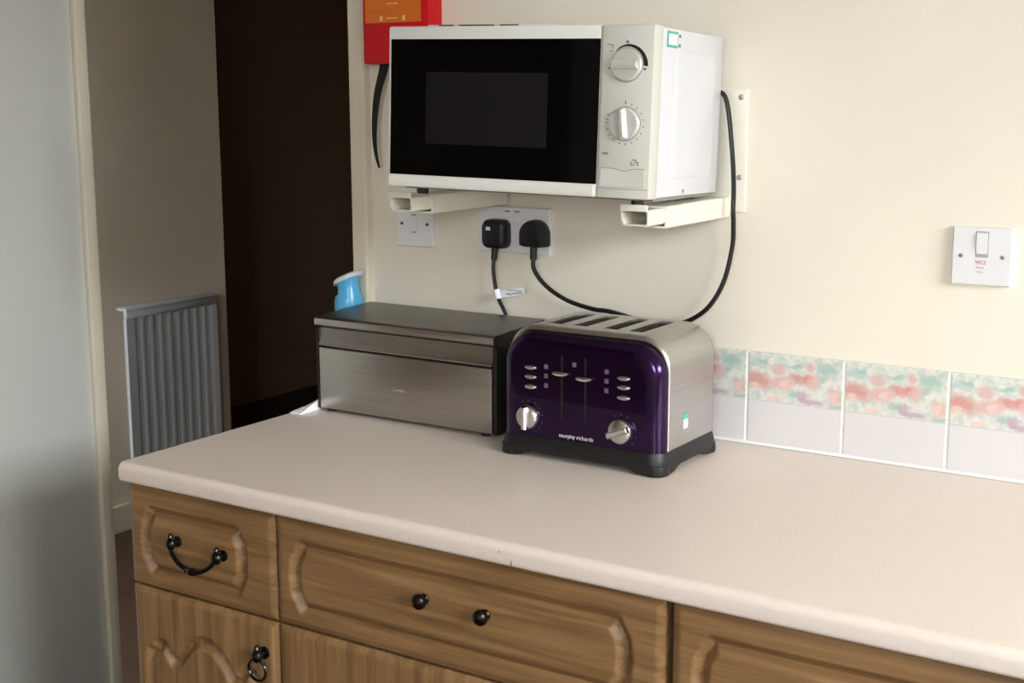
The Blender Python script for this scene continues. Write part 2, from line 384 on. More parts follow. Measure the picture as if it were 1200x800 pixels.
def front(name, x0, x1, z0, z1, poly, mat, parent, step=.0026, thick=.019):
    nx, nz = max(2, int((x1-x0)/step)), max(2, int((z1-z0)/step))
    xs = np.linspace(x0, x1, nx+1); zs = np.linspace(z0, z1, nz+1)
    X, Z = np.meshgrid(xs, zs)
    e = np.minimum(np.minimum(X-x0, x1-X), np.minimum(Z-z0, z1-Z))
    H = np.where(e < .0105, .0045*(1-np.clip(e/.0105, 0, 1))**1.3, 0)
    if poly is not None:
        d = sdf(poly, X, Z)
        H = H + .0110*np.clip(1-np.abs(d)/.0112, 0, 1)**1.05
    Y = FY + H
    V = np.stack([X, Y, Z], -1).reshape(-1, 3); W_ = nx+1
    faces = []
    for j in range(nz):
        for i in range(nx):
            a = j*W_+i; faces.append((a, a+1, a+1+W_, a+W_))
    verts = [tuple(v) for v in V]; base = len(verts)
    loop = [i for i in range(nx+1)] + [j*W_+nx for j in range(1, nz+1)] + [nz*W_+i for i in range(nx-1, -1, -1)] + [j*W_ for j in range(nz-1, 0, -1)]
    for i in loop: verts.append((verts[i][0], FY+thick, verts[i][2]))
    n = len(loop)
    for k in range(n):
        k2 = (k+1) % n; faces.append((loop[k2], loop[k], base+k, base+k2))
    faces.append(tuple(base+k for k in range(n)))
    me = bpy.data.meshes.new(name); me.from_pydata(verts, [], faces)
    bm = B(); bm.from_mesh(me); bpy.data.meshes.remove(me)
    return obj(name, bm, mat, parent, True, 45)
def drawer_poly(x0, x1, z0, z1):      # long panel with bowed, eared ends
    zc = (z0+z1)/2
    def end(x, s):
        return [(x+s*.014, z0), (x+s*.012, z0+.006), (x+s*.003, z0+.020), (x, zc), (x+s*.003, z1-.020), (x+s*.012, z1-.006), (x+s*.014, z1)]
    L_ = end(x0, 1); R_ = list(reversed(end(x1, -1)))
    return L_ + R_
def knob(parent, x, z):
    bm = B(); lathe(bm, [(.0075, 0), (.0075, -.0015), (.0052, -.003), (.0050, -.005), (.0088, -.0075), (.0108, -.0115), (.0100, -.0155), (.006, -.0185), (.0005, -.0195)], (x, FY, z), 'y', 20)
    obj('knob', bm, 'antique_brass', parent, True)
DZ0, DZ1, DB = -.1945, -.0375, -.80       # drawer bottom, drawer top, door bottom
def unit(label, x0, x1, first):
    u = thing('base_cabinet', label, 'cabinet', ((x0+x1)/2, -.3, FZ), group='oak kitchen base cabinets')
    t = .016
    bm = B(); bx(bm, x0, x0+t, -.578, -.012, FZ+.10, -TK); bx(bm, x1-t, x1, -.578, -.012, FZ+.10, -TK)
    bx(bm, x0+t, x1-t, -.578, -.012, FZ+.10, FZ+.10+t); bx(bm, x0+t, x1-t, -.02, -.012, FZ+.10+t, -TK)
    bx(bm, x0+t, x1-t, -.578, -.45, -TK-t, -TK)
    obj('body', bm, 'carcass', u)
    box('plinth', 'oak_drawer', u, x0, x1, -.55, -.53, FZ, FZ+.10)
    return u
# --- 300 mm unit
u1 = unit('narrow oak cabinet with a bail-handled drawer over an arched door', -.4795, -.1785, True)
a, b_ = -.4785, -.1805
poly1 = drawer_poly(-.444, -.243, -.166, -.076)
dr = front('drawer', a, b_, DZ0, DZ1, poly1, 'oak_drawer', u1)
# bail handle
bm = B()
for x, z in ((-.374, -.1115), (-.280, -.1155)):
    lathe(bm, [(.0085, 0), (.0085, -.003), (.0045, -.005), (.0042, -.009), (.0085, -.012), (.0098, -.016), (.007, -.0195), (.0005, -.021)], (x, FY, z), 'y', 16)
    lathe(bm, [(.0005, 0), (.004, .002), (.0035, .006), (.0005, .009)], (x, FY-.014, z+.008), 'z', 10)
pts = spline([(-.374,FY-0.014,-.1165),(-.371,FY-0.016,-.124),(-.355,FY-0.019,-.136),(-.335,FY-0.020,-.1425),(-.327,FY-0.020,-.1435),(-.315,FY-0.020,-.142),(-.296,FY-0.018,-.134),(-.283,FY-0.015,-.121),(-.280,FY-0.014,-.1165)], 6)
nn = len(pts); rad = [.0034+.0028*math.exp(-((i/(nn-1)-.5)/.13)**2) for i in range(nn)]
tube(bm, pts, rad, 10)
for dx in (-.0085, 0, .0085):
    lathe(bm, [(.0005, -.0035), (.005, -.0015), (.0055, 0), (.005, .0015), (.0005, .0035)], (-.327+dx, FY-.020, -.1435+abs(dx)*.05), 'x', 12)
obj('bail_handle', bm, 'antique_brass', dr, True)
cx = (a+b_)/2
half = [(0,-.262),(.014,-.2645),(.030,-.274),(.044,-.290),(.056,-.306),(.068,-.309),(.076,-.296),(.087,-.285),(.097,-.288),(.101,-.300),(.1155,-.303),(.119,-.315)]
polyd = [(cx+x, z) for x, z in half] + [(cx+.119, DB+.05), (cx-.119, DB+.05)] + [(cx-x, z) for x, z in reversed(half[1:])]
dd = front('door', a, b_, DB, -.1985, polyd, 'oak_door', u1)
bm = B(); lathe(bm, [(.0095, 0), (.0095, -.003), (.005, -.005), (.005, -.012), (.009, -.015), (.0095, -.019), (.005, -.023), (.0005, -.024)], (-.2055, FY, -.2475), 'y', 16)
lathe(bm, [(.0005, 0), (.0045, .002), (.0035, .007), (.0005, .010)], (-.2055, FY-.016, -.240), 'z', 10)
ring = [Vector((-.2055+.0165*math.sin(2*PI*i/28), FY-.017, -.2675+.0165*math.cos(2*PI*i/28))) for i in range(28)]
R_ = []
for i, p in enumerate(ring):
    c_ = (p-Vector((-.2055, FY-.017, -.2675))).normalized()
    R_.append([p+.0022*(math.cos(2*PI*k/8)*c_+math.sin(2*PI*k/8)*Vector((0,1,0))) for k in range(8)])
loft(bm, R_+[R_[0]], False, False)
obj('ring_pull', bm, 'antique_brass', dd, True)
# --- 600 mm unit
u2_ = unit('wide oak cabinet whose drawer has two round knobs', -.1785, .4365, True)
a, b_ = -.1765, .4310
dr = front('drawer', a, b_, DZ0, DZ1, drawer_poly(-.143, .380, -.166, -.076), 'oak_drawer', u2_)
knob(dr, .083, -.1065); knob(dr, .1795, -.1075)
cx = (a+b_)/2; sx = (.5*(b_-a)-.03)/.119
polyd = [(cx+x*sx, z-.02) for x, z in half] + [(cx+.119*sx, DB+.05), (cx-.119*sx, DB+.05)] + [(cx-x*sx, z-.02) for x, z in reversed(half[1:])]
front('door', a, b_, DB, -.1985, polyd, 'oak_door', u2_, step=.004)
# --- third unit, running out of the picture
u3 = unit('oak cabinet beside the knobbed drawer unit, its drawer front without knobs', .4365, 1.0515, False)
a, b_ = .4415, 1.0495
front('drawer', a, b_, DZ0, DZ1, drawer_poly(.478, 1.012, -.166, -.076), 'oak_drawer', u3)
cx = (a+b_)/2
polyd = [(cx+x*sx, z-.02) for x, z in half] + [(cx+.119*sx, DB+.05), (cx-.119*sx, DB+.05)] + [(cx-x*sx, z-.02) for x, z in reversed(half[1:])]
front('door', a, b_, DB, -.1985, polyd, 'oak_door', u3, step=.005)

# ================================================================ BREAD BIN
bb = thing('bread_bin', 'brushed steel bread bin with black ends and dark lid', 'bread bin', (-.26, -.12, 0))
bx0, bx1, by0, by1 = -.4456, -.0700, -.196, -.052
box('body', 'black_plastic', bb, bx0, bx1, -.1900, by1, .004, .148, bev=.003)
for xa, xb in ((bx0, -.4378), (-.0782, bx1)): box('end_cap', 'black_plastic', bb, xa, xb, -.1985, -.1898, .005, .1475, bev=.002)
prf = [(-.196, .150), (-.200, .1515), (-.2015, .155), (-.2015, .1635), (-.199, .1655), (-.19, .1665), (by1+.004, .173), (by1, .170), (by1, .147), (-.19, .1478)]
bm = B(); prism(bm, prf, 'x', bx0-.0005, bx1-.003); lid = obj('lid', bm, 'steel_lid', bb, True, 35)
box('lid_trim', 'steel', lid, bx0+.0005, bx1-.004, -.2026, -.2010, .1535, .1640, bev=.0006)
# concave grip strip below the lid
prf = [(-.1945, .1480), (-.1950, .140), (-.1958, .132), (-.1972, .125), (-.1995, .1208), (-.2015, .1190), (-.2005, .1172), (-.1925, .1172), (-.19, .13), (-.19, .1480)]
bm = B(); prism(bm, prf, 'x', -.4375, -.0785); obj('grip_strip', bm, 'steel', bb, True, 50)
bm = B(); bx(bm, -.4375, -.0785, -.2005, -.193, .007, .1135, bev=.0015); fl = obj('front_panel', bm, 'steel', bb, True)
text_mesh('Tower', .0105, 'logo_steel', 'emblem', fl, Matrix.Translation((-.266, -.2007, .0575)) @ FRONT, shear=.15)
for x in (bx0+.02, bx1-.03):
    for y in (by0+.012, by1-.015):
        bm = B(); lathe(bm, [(.008, 0), (.009, .001), (.009, .0055)], (x, y, 0), 'z', 12); obj('foot', bm, 'black_plastic', bb)

# ================================================================ TOASTER
ts = thing('toaster', 'four-slice purple and steel toaster beside the bread bin', 'toaster', (.117, -.17, 0))
tx0, tx1, tzb, tzt, tr = -.0195, .2535, .034, .2005, .047
def tprof(y, ins, zb=tzb, top=tzt):
    x0, x1, zt, r = tx0+ins, tx1-ins, top-ins, tr-ins*.6
    p = [(x0, zb), (x1, zb)]
    for i in range(9):
        t = PI/2*i/8; p.append((x1-r+r*math.cos(t), zt-r+r*math.sin(t)))
    for i in range(9):
        t = PI/2*i/8; p.append((x0+r-r*math.sin(t), zt-r+r*math.cos(t)))
    return [(x, y, z) for x, z in p]
bm = B(); tp = tzt-.0085
loft(bm, [tprof(-.2395, .0012, top=tp), tprof(-.246, .0014, top=tp), tprof(-.252, .0035, top=tp), tprof(-.257, .0075, top=tp), tprof(-.2602, .013, top=tp), tprof(-.2617, .020, top=tp), tprof(-.262, .028, top=tp)])
fp = obj('front_plate', bm, 'purple_paint', ts, True, 50)
bm = B(); loft(bm, [tprof(-.2400, .0022, top=tzt-.0050), tprof(-.2370, .0022, top=tzt-.0050)]); obj('gasket', bm, 'black_plastic', ts, True)
bm = B(); loft(bm, [tprof(-.2354, .0005), tprof(-.2368, .0012), tprof(-.2380, .0035), tprof(-.2384, .0080)]); obj('bezel', bm, 'steel_side', ts, True, 60)
bm = B(); loft(bm, [tprof(-.090, .0008), tprof(-.083, .003), tprof(-.077, .010), tprof(-.074, .022)]); obj('back_plate', bm, 'purple_paint', ts, True, 50)
# steel wrap: two curved sides, top made of bars round the four slots
ya, yb = -.2355, -.0900
for side in (0, 1):
    bm = B()
    o_, i_ = tprof(0, .0005), tprof(0, .0025)
    idx = list(range(1, 11)) if side else ([0] + list(range(19, 10, -1)))
    ring = [(o_[k][0], o_[k][2]) for k in idx] + [(i_[k][0], i_[k][2]) for k in reversed(idx)]
    loft(bm, [[(x, ya, z) for x, z in ring], [(x, yb, z) for x, z in ring]])
    obj('steel_side', bm, 'steel_side', ts, True, 50)
fx0, fx1 = tx0+tr-.0005, tx1-tr+.0005
slots = [(.0345, .0575), (.0775, .1005), (.1295, .1525), (.1725, .1955)]
sy0, sy1 = -.212, -.106
bm = B(); zt = tzt-.0005
bx(bm, fx0, fx1, ya, sy0, zt-.003, zt); bx(bm, fx0, fx1, sy1, yb, zt-.003, zt)
edges_ = [fx0] + [v for s_ in slots for v in s_] + [fx1]
for k in range(0, len(edges_), 2): bx(bm, edges_[k], edges_[k+1], sy0, sy1, zt-.003, zt)
obj('top_plate', bm, 'steel_side', ts)
for s0, s1 in slots:
    bm = B(); t = .0008; zb = .09
    bx(bm, s0-t, s0, sy0, sy1, zb, zt-.0031); bx(bm, s1, s1+t, sy0, sy1, zb, zt-.0031)
    bx(bm, s0-t, s1+t, sy0-t, sy0, zb, zt-.0031); bx(bm, s0-t, s1+t, sy1, sy1+t, zb, zt-.0031)
    bx(bm, s0-t, s1+t, sy0-t, sy1+t, zb-t, zb)
    sl = obj('bread_slot', bm, 'slot_metal', ts)
    bm = B()
    for y in (-.195, -.175, -.155, -.135, -.115):
        tube(bm, [Vector((s0+.004, y, zt-.006)), Vector((s0+.004, y, .10))], .0009, 6); tube(bm, [Vector((s1-.004, y, zt-.006)), Vector((s1-.004, y, .10))], .0009, 6)
    obj('guard_wire', bm, 'slot_metal', sl)
# black base with skirt and feet
def bprof(z, out, r=.024):
    x0, x1, y0, y1 = tx0-out, tx1+out, -.262-out, -.074+out; p = []
    for cx_, cy_, a0 in ((x1-r, y1-r, 0), (x0+r, y1-r, PI/2), (x0+r, y0+r, PI), (x1-r, y0+r, 3*PI/2)):
        for i in range(7): t = a0+PI/2*i/6; p.append((cx_+r*math.cos(t), cy_+r*math.sin(t), z))
    return p
bm = B(); loft(bm, [bprof(.010, .0030), bprof(.014, .0042), bprof(.026, .0028), bprof(.034, .001), bprof(.0345, -.004)])
base = obj('base', bm, 'black_plastic', ts, True, 50)
for cx_, sx_ in ((tx0, 1), (tx1, -1)):
    for cy_, sy_ in ((-.262, 1), (-.074, -1)):
        bm = B(); xx, yy = cx_+sx_*.0155, cy_+sy_*.0155
        lathe(bm, [(.0155, 0), (.0195, .0012), (.0205, .005), (.0195, .016)], (xx, yy, 0), 'z', 20)
        # web that flares from the foot into the skirt
        for ex, ey in ((1, 0), (0, 1)):
            L_ = .05
            if ex: poly = [(xx, .001), (xx+sx_*.022, .003), (xx+sx_*.034, .008), (xx+sx_*L_, .0115), (xx, .0115)]; prism(bm, poly, 'y', cy_-sy_*.003, cy_+sy_*.012)
            else: poly = [(yy, .001), (yy+sy_*.022, .003), (yy+sy_*.034, .008), (yy+sy_*L_, .0115), (yy, .0115)]; prism(bm, poly, 'x', cx_-sx_*.003, cx_+sx_*.012)
        obj('foot', bm, 'black_plastic', ts, True)
# controls on the purple front
FYT = -.2618
def bar_oval(name, mat, x, z, w_, h, d, parent):
    bm = B(); rings = []
    for k, (sc_, y) in enumerate(((1, 0), (1, -d*.6), (.8, -d), (.3, -d*1.08))):
        rings.append([(x+w_/2*sc_*math.cos(2*PI*i/20), FYT+y, z+h/2*sc_*math.sin(2*PI*i/20)) for i in range(20)])
    loft(bm, rings); return obj(name, bm, mat, parent, True)
for z in (.1395, .1252, .1098): bar_oval('button', 'satin_silver', .0345, z, .0205, .0072, .004, ts)
for z in (.1400, .1265, .1115): bar_oval('button', 'satin_silver', .1925, z, .0205, .0072, .004, ts)
for z in (.143, .129, .1145): box('button_icon', 'print_mauve', ts, .0578, .0645, FYT-.0005, FYT+.001, z-.0034, z+.0034)
for z in (.1465, .1325, .1185): box('button_icon', 'print_mauve', ts, .1605, .1672, FYT-.0005, FYT+.001, z-.0034, z+.0034)
box('button_icon', 'print_mauve', ts, .1063, .113, FYT-.0005, FYT+.001, .1475, .1545)
for x, z in ((.0885, .1365), (.1285, .1330)):
    sl = box('lever_slot', 'dark_gap', ts, x-.0016, x+.0016, FYT-.0004, FYT+.001, .066, .163)
    lv = bar_oval('lever', 'chrome', x, z, .030, .0085, .009, ts)
def dial(x, z, ang):
    bm = B(); lathe(bm, [(.0185, 0), (.0185, -.004), (.0172, -.008), (.015, -.0095), (.0005, -.010)], (x, FYT, z), 'y', 28)
    d = obj('dial', bm, 'satin_silver', ts, True)
    bm = B(); c, s = math.cos(ang), math.sin(ang); rings = []
    for (L_, w_, y) in ((.0178, .0048, -.0085), (.0175, .0046, -.0145), (.0165, .0022, -.0175)):
        rings.append([(x+u*c-v*s, FYT+y, z+u*s+v*c) for u, v in ((-L_, -w_), (L_, -w_), (L_, w_), (-L_, w_))])
    loft(bm, rings); obj('dial_grip', bm, 'chrome', d)
    bm = B()
    for k in range(7):
        t = math.radians(-40+k*26); r = .0245; px, pz = x+r*math.cos(t), z+r*math.sin(t)
        bx(bm, px-.0008, px+.0008, FYT-.0004, FYT+.001, pz-.0008, pz+.0008)
    obj('dial_marks', bm, 'print_mauve', ts)['kind'] = 'stuff'
dial(.0300, .0628, math.radians(90)); dial(.1885, .0612, math.radians(22))
text_mesh('morphy richards', .0088, 'print_white', 'brand_lettering', ts, Matrix.Translation((.1132, FYT-.0003, .0415)) @ FRONT)
# small sticker on the steel side
box('sticker', 'tag_white', ts, tx1-.0006, tx1-.0001, -.1895, -.1755, .058, .072)
box('sticker', 'sticker_teal', ts, tx1-.0006, tx1-.0001, -.1895, -.1755, .072, .081)

# ================================================================ MICROWAVE on its brackets
ma, mr_, mp_ = 0.0785, 0.0184, -0.0267
Rm = Matrix.Rotation(ma, 3, 'Z') @ Matrix.Rotation(mr_, 3, 'Y') @ Matrix.Rotation(mp_, 3, 'X')
mw = thing('microwave', 'white compact microwave oven with black glass door on wall brackets', 'microwave', (-.1789, -.3299, .4073), Rm)
MW, MH, MD = .4251, .2338, .271
def ml(name, bm, mat, parent=None, smooth=False, angle=40): return obj(name, bm, mat, parent or mw, smooth, angle, rel=False)
def mbox(name, mat, *a, parent=None, bev=0): return ml(name, bx(B(), *a, bev=bev), mat, parent, bool(bev))
case = mbox('case', 'case_white', .003, MW-.0015, .0315, MD, .001, MH-.001, bev=.0025)
# raised rectangle pressed into the side
bm = B(); X = MW-.0015
rg = lambda y0, y1, z0, z1, x, r=.018: [(x, (y1-r+r*math.cos(t)) if q in (0, 3) else (y0+r+r*math.cos(t)), (z1-r+r*math.sin(t)) if q in (0, 1) else (z0+r+r*math.sin(t))) for q in range(4) for t in [PI/2*q+PI/2*i/5 for i in range(6)]]
loft(bm, [rg(.078, .244, .024, .208, X-.001), rg(.080, .242, .026, .206, X+.0006), rg(.088, .234, .034, .198, X+.0022)])
ml('side_pressing', bm, 'case_white', case, True, 60)
mbox('sticker', 'sticker_teal', X-.0005, X+.0003, .046, .086, .2065, .2285, parent=case)
mbox('sticker', 'tag_white', X-.0005, X+.0005, .052, .083, .210, .225, parent=case)
for y, z in ((.093, .2235), (.093, .2105)): mbox('sticker_mark', 'print_grey', X-.0005, X+.0004, y-.003, y+.003, z-.0022, z+.0022, parent=case)
bm = B(); lathe(bm, [(.003, 0), (.003, .001), (.0005, .0014)], (X, .130, .0075), 'x', 10); ml('screw', bm, 'screw_metal', case)
mbox('base_pan', 'screw_metal', .01, MW-.008, .036, MD-.006, -.004, .0012)
mbox('base_pan', 'dark_gap', .004, MW-.003, .030, .0318, .003, MH-.003)
# low vent rib along the top with dark louvres
rib = mbox('vent_rib', 'case_white', .030, .250, .06, .20, MH-.002, MH+.0062, bev=.001)
for x0, x1 in ((.05, .075), (.085, .145), (.155, .185)): mbox('louvre', 'dark_gap', x0, x1, .0594, .0604, MH+.0040, MH+.0058, parent=rib)
# door
dm = B(); bx(dm, 0, .3458, 0, .030, 0, MH, bev=.003)
dr_ = ml('door', dm, 'white_plastic', None, True)
gp = mbox('door_glass', 'gloss_black', .0056, .3455, -.0012, .001, .0182, .2152, parent=dr_)
mbox('viewing_window', 'oven_mesh', .067, .2672, -.0014, 0, .0645, .1682, parent=dr_)
bm = B(); prism(bm, [(-.0006, .0005), (-.0022, .0025), (-.0022, .0105), (-.0004, .0172), (.001, .0172), (.001, .0005)], 'x', .004, .342); ml('door_lip', bm, 'white_plastic', dr_, True)
# control panel
cp = mbox('control_panel', 'panel_plastic', .3478, MW, -.0004, .030, 0, MH, bev=.0022)
PY = -.0004
def mknob(z, ang):
    bm = B(); lathe(bm, [(.0224, 0), (.0224, -.002), (.0212, -.0025), (.0209, -.006), (.0203, -.0075), (.0005, -.0082)], (.3862, PY, z), 'y', 40)
    k = ml('knob', bm, 'knob_silver', cp, True, 30)
    bm = B(); c, s = math.cos(ang), math.sin(ang); rings = []
    for (L_, w_, y) in ((.0200, .0062, -.008), (.0196, .0052, -.0115), (.0188, .0036, -.0130), (.018, .0015, -.0135)):
        rings.append([(.3862+u*c-v*s, PY+y, z+u*s+v*c) for u, v in ((-L_, -w_), (L_, -w_), (L_, w_), (-L_, w_))])
    loft(bm, rings); ml('knob_grip', bm, 'knob_silver', k, True, 30)
    bm = B(); lathe(bm, [(.0236, 0), (.0236, -.0006), (.0220, -.0006), (.0220, 0)], (.3862, PY, z), 'y', 40); ml('knob_ring', bm, 'print_light', k)
mknob(.1802, 0); mknob(.1015, math.radians(97))
bm = B(); n = 26; ri, out = [], []
for i in range(n):
    t = math.radians(135-138*i/(n-1)); wd = .0006+.0058*(i/(n-1))**.8
    ri.append((.3862+.0244*math.cos(t), .1802+.0244*math.sin(t))); out.append((.3862+(.0244+wd)*math.cos(t), .1802+(.0244+wd)*math.sin(t)))
for i in range(n-1): prism(bm, [ri[i], ri[i+1], out[i+1], out[i]], 'y', PY-.0004, PY+.0005)
ml('power_scale', bm, 'print_black', cp)
bm = B()
for k in range(17):
    t = math.radians(90-k*19.5 if k < 15 else 168-(k-15)*13); r0, r1 = .0262, .0285 if k else .031
    c, s = math.cos(t), math.sin(t); hw = .00065
    prism(bm, [(.3862+r0*c-hw*s, .1015+r0*s+hw*c), (.3862+r0*c+hw*s, .1015+r0*s-hw*c), (.3862+r1*c+hw*s, .1015+r1*s-hw*c), (.3862+r1*c-hw*s, .1015+r1*s+hw*c)], 'y', PY-.0004, PY+.0005)
ml('timer_scale', bm, 'print_grey', cp)['kind'] = 'stuff'
def mtext(s, size, mat, name, x, z): text_mesh(s, size, mat, name, cp, Matrix.Translation((x, PY-.0003, z)) @ FRONT, rel=False)
mtext('min', .0062, 'print_grey', 'lettering', .3585, .0612)
bm = B()
for (x0, x1, z0, z1) in ((.3555,.3605,.2070,.2078),(.3595,.3655,.2062,.2070),(.3645,.3652,.2010,.2062),(.3595,.3655,.1985,.1992),(.3845,.3875,.2095,.2125),(.3835,.3885,.2088,.2094),(.4105,.4145,.1735,.1765),(.3590,.3615,.1745,.1770)):
    bx(bm, x0, x1, PY-.0004, PY+.0005, z0, z1)
ml('power_symbols', bm, 'print_grey', cp)['kind'] = 'stuff'
bm = B()
for i in range(4):
    for j in range(3):
        if (i+j) % 3 != 2: bx(bm, .3965+i*.0034, .3990+i*.0034, PY-.0004, PY+.0005, .0455+j*.0032, .0478+j*.0032)
ml('food_symbol', bm, 'print_light', cp)['kind'] = 'stuff'
# door push: plate with a wavy top edge
top = [(.3530+.0655*i/24, .0405-.0022*math.exp(-((i/24-.52)/.16)**2)*1.6) for i in range(25)]
bm = B(); prism(bm, [(.3530, .0165), (.4185, .0165)] + list(reversed(top)), 'y', PY-.0012, PY+.001); ml('door_button', bm, 'panel_plastic', cp)
bm = B()
for i in range(24):
    (xa, za), (xb, zb_) = top[i], top[i+1]; prism(bm, [(xa, za), (xb, zb_), (xb, zb_+.0010), (xa, za+.0010)], 'y', PY-.0003, PY+.0004)
ml('button_gap', bm, 'print_light', cp)
mbox('panel_groove', 'print_light', .3490, .4235, PY-.0003, PY+.0005, .0128, .0136, parent=cp)
for x in (.035, MW-.035):
    for y in (.045, MD-.03):
        bm = B(); lathe(bm, [(.008, -.012), (.009, -.010), (.009, .002)], (x, y, 0), 'z', 12); ml('foot', bm, 'black_plastic')

# ---- brackets
def channel(bm, x0, x1, y0, y1, z0, z1, t=.003):   # hollow arm open at both ends
    o_ = [(x0+.004, z0), (x1-.002, z0), (x1, z0+.002), (x1, z1-.002), (x1-.002, z1), (x0+.002, z1), (x0, z1-.002), (x0, z0+.008)]
    cx_, cz_ = (x0+x1)/2, (z0+z1)/2
    i_ = [(cx_+(x-cx_)*(1-2*t/(x1-x0)), cz_+(z-cz_)*(1-2*t/(z1-z0))) for x, z in o_]
    r = lambda P_, y: [(x, y, z) for x, z in P_]
    loft(bm, [r(o_, y0), r(o_, y1), r(i_, y1), r(i_, y0), r(o_, y0)], False, False)
def bracket(label, x0, x1, px0, px1, dz):
    b = thing('microwave_bracket', label, 'bracket', ((x0+x1)/2, 0, .36), group='wall brackets carrying the microwave')
    bm = B(); bx(bm, px0, px1, -.007, 0, .362, .5495, bev=.0025); pl = obj('wall_plate', bm, 'bracket_white', b, True)
    for z in (.4155, .5365):
        bm = B(); lathe(bm, [(.0042, 0), (.0042, -.0008), (.003, -.0018), (.0005, -.002)], (px1-.0105, -.007, z), 'y', 14); obj('screw', bm, 'screw_metal', pl, True)
    bm = B(); channel(bm, x0, x1, -.222, -.005, .354+dz, .385+dz); obj('arm', bm, 'bracket_white', b, True)
    bm = B(); channel(bm, x0+.0035, x1-.0035, -.272, -.16, .3605+dz, .3830+dz, .0022); obj('sliding_arm', bm, 'bracket_white', b, True)
    bm = B(); bx(bm, x0+.004, x1-.004, -.275, -.271, .3810+dz, .3905+dz, bev=.001); obj('end_stop', bm, 'bracket_white', b, True)
bracket('cream metal bracket under the microwave dial panel, its wall plate showing', .186, .236, .200, .2615, 0)
bracket('cream metal bracket above the lone square wall plate', -.224, -.174, -.238, -.180, .003)

# ================================================================ SOCKETS AND SWITCHES
def plate(bm, x0, x1, z0, z1, d=.0105):
    r = lambda i, y: [(x0+i, y, z0+i), (x1-i, y, z0+i), (x1-i, y, z1-i), (x0+i, y, z1-i)]
    loft(bm, [r(0, 0), r(0, -d+.0015), r(.0012, -d)])
def screws(o, x, z, dx, d=.0105, mat='screw_metal'):
    for s in (-1, 1):
        bm = B(); lathe(bm, [(.0030, 0), (.0030, -.0006), (.0005, -.0008)], (x+s*dx, -d, z), 'y', 12); obj('screw', bm, mat, o)
# right switch
sx_, sz_ = .6202, .3173; h = .0404
t = thing('isolator_switch', 'white square switch plate with red printing above the floral tiles', 'switch', (sx_, 0, sz_))
bm = B(); plate(bm, sx_-h, sx_+h, sz_-h, sz_+h, .0125); pl = obj('plate', bm, 'socket_white', t)
screws(pl, sx_, sz_, .0283, .0125)
bm = B(); prism(bm, [(-.0120, .0335), (-.0165, .0315), (-.0150, .012), (-.0120, .0005)], 'x', sx_-.0072, sx_+.0072)
for v in bm.verts: v.co.z += sz_
obj('rocker', bm, 'socket_white', t)
bm = B(); bx(bm, sx_-.0088, sx_+.0088, -.0128, -.012, sz_-.0012, sz_+.035); obj('rocker_surround', bm, 'tag_print', pl)
text_mesh('WL2', .0072, 'print_red', 'lettering', pl, Matrix.Translation((sx_-.001, -.0127, sz_-.0085)) @ FRONT)
box('lettering_bar', 'print_light', pl, sx_-.007, sx_+.004, -.0127, -.012, sz_-.0165, sz_-.0155); box('lettering_bar', 'print_light', pl, sx_-.006, sx_+.003, -.0127, -.012, sz_-.0225, sz_-.0217)
# single plate
sx_, sz_ = -.3711, .3145
t = thing('switched_spur', 'white single wall plate with dark screws below the bracket arm', 'switch', (sx_, 0, sz_))
bm = B(); plate(bm, sx_-h, sx_+h, sz_-h, sz_+h); pl = obj('plate', bm, 'socket_white', t)
screws(pl, sx_, sz_, .0283, mat='screw_dark')
bm = B(); bx(bm, sx_-.0075, sx_+.0060, -.0135, -.010, sz_-.0135, sz_+.0145, bev=.001); obj('rocker', bm, 'socket_white', t, True)
for z in (.016, -.0150): box('rocker_mark', 'print_grey', pl, sx_-.006, sx_+.004, -.0108, -.010, sz_+z-.0007, sz_+z+.0007)
# double socket
sx_, sz_ = -.1600, .3145; hw = .0720
t = thing('double_socket', 'white double mains socket holding two black plugs', 'socket', (sx_, 0, sz_))
bm = B(); plate(bm, sx_-hw, sx_+hw, sz_-h+.001, sz_+h-.002); pl = obj('plate', bm, 'socket_white', t)
for dx in (-.0115, .0075):
    bm = B(); bx(bm, sx_+dx-.0055, sx_+dx+.0055, -.0135, -.010, sz_+.010, sz_+.028, bev=.001); obj('rocker', bm, 'socket_white', t, True)
    box('rocker_mark', 'print_black', pl, sx_+dx-.005, sx_+dx+.005, -.0108, -.010, sz_+.0305, sz_+.0322)
# plugs with their cords
def superring(x, z, wx, wz0, wz1, y, e, n=28):
    r = []
    for i in range(n):
        a_ = 2*PI*i/n; c, s = math.cos(a_), math.sin(a_)
        r.append((x+wx*math.copysign(abs(c)**e, c), y, z+(wz1 if s > 0 else wz0)*math.copysign(abs(s)**e, s)))
    return r
c1 = thing('mains_plug', 'black plug with a white tag on its cord in the double socket', 'plug', (-.182, -.03, .31))
bm = B(); x, z = -.1880, .3075
loft(bm, [superring(x, z, .0235, .0245, .024, -.0108, .42), superring(x, z, .0245, .0255, .025, -.014, .42), superring(x, z, .0238, .025, .0245, -.027, .42), superring(x, z, .0212, .0225, .0215, -.034, .45), superring(x, z, .015, .0155, .0155, -.0355, .5)])
pg = obj('plug', bm, 'black_plastic', c1, True, 60)
box('plug_label', 'tag_white', pg, x-.0115, x-.0030, -.0362, -.0350, z+.0065, z+.0125)
bm = B(); tube(bm, spline([(x+.0002, -.024, .288), (x-.001, -.025, .276), (-.1885, -.028, .262)], 4), [.0062]*4+[.0055]*4+[.0042], 10); obj('strain_relief', bm, 'black_plastic', pg, True)
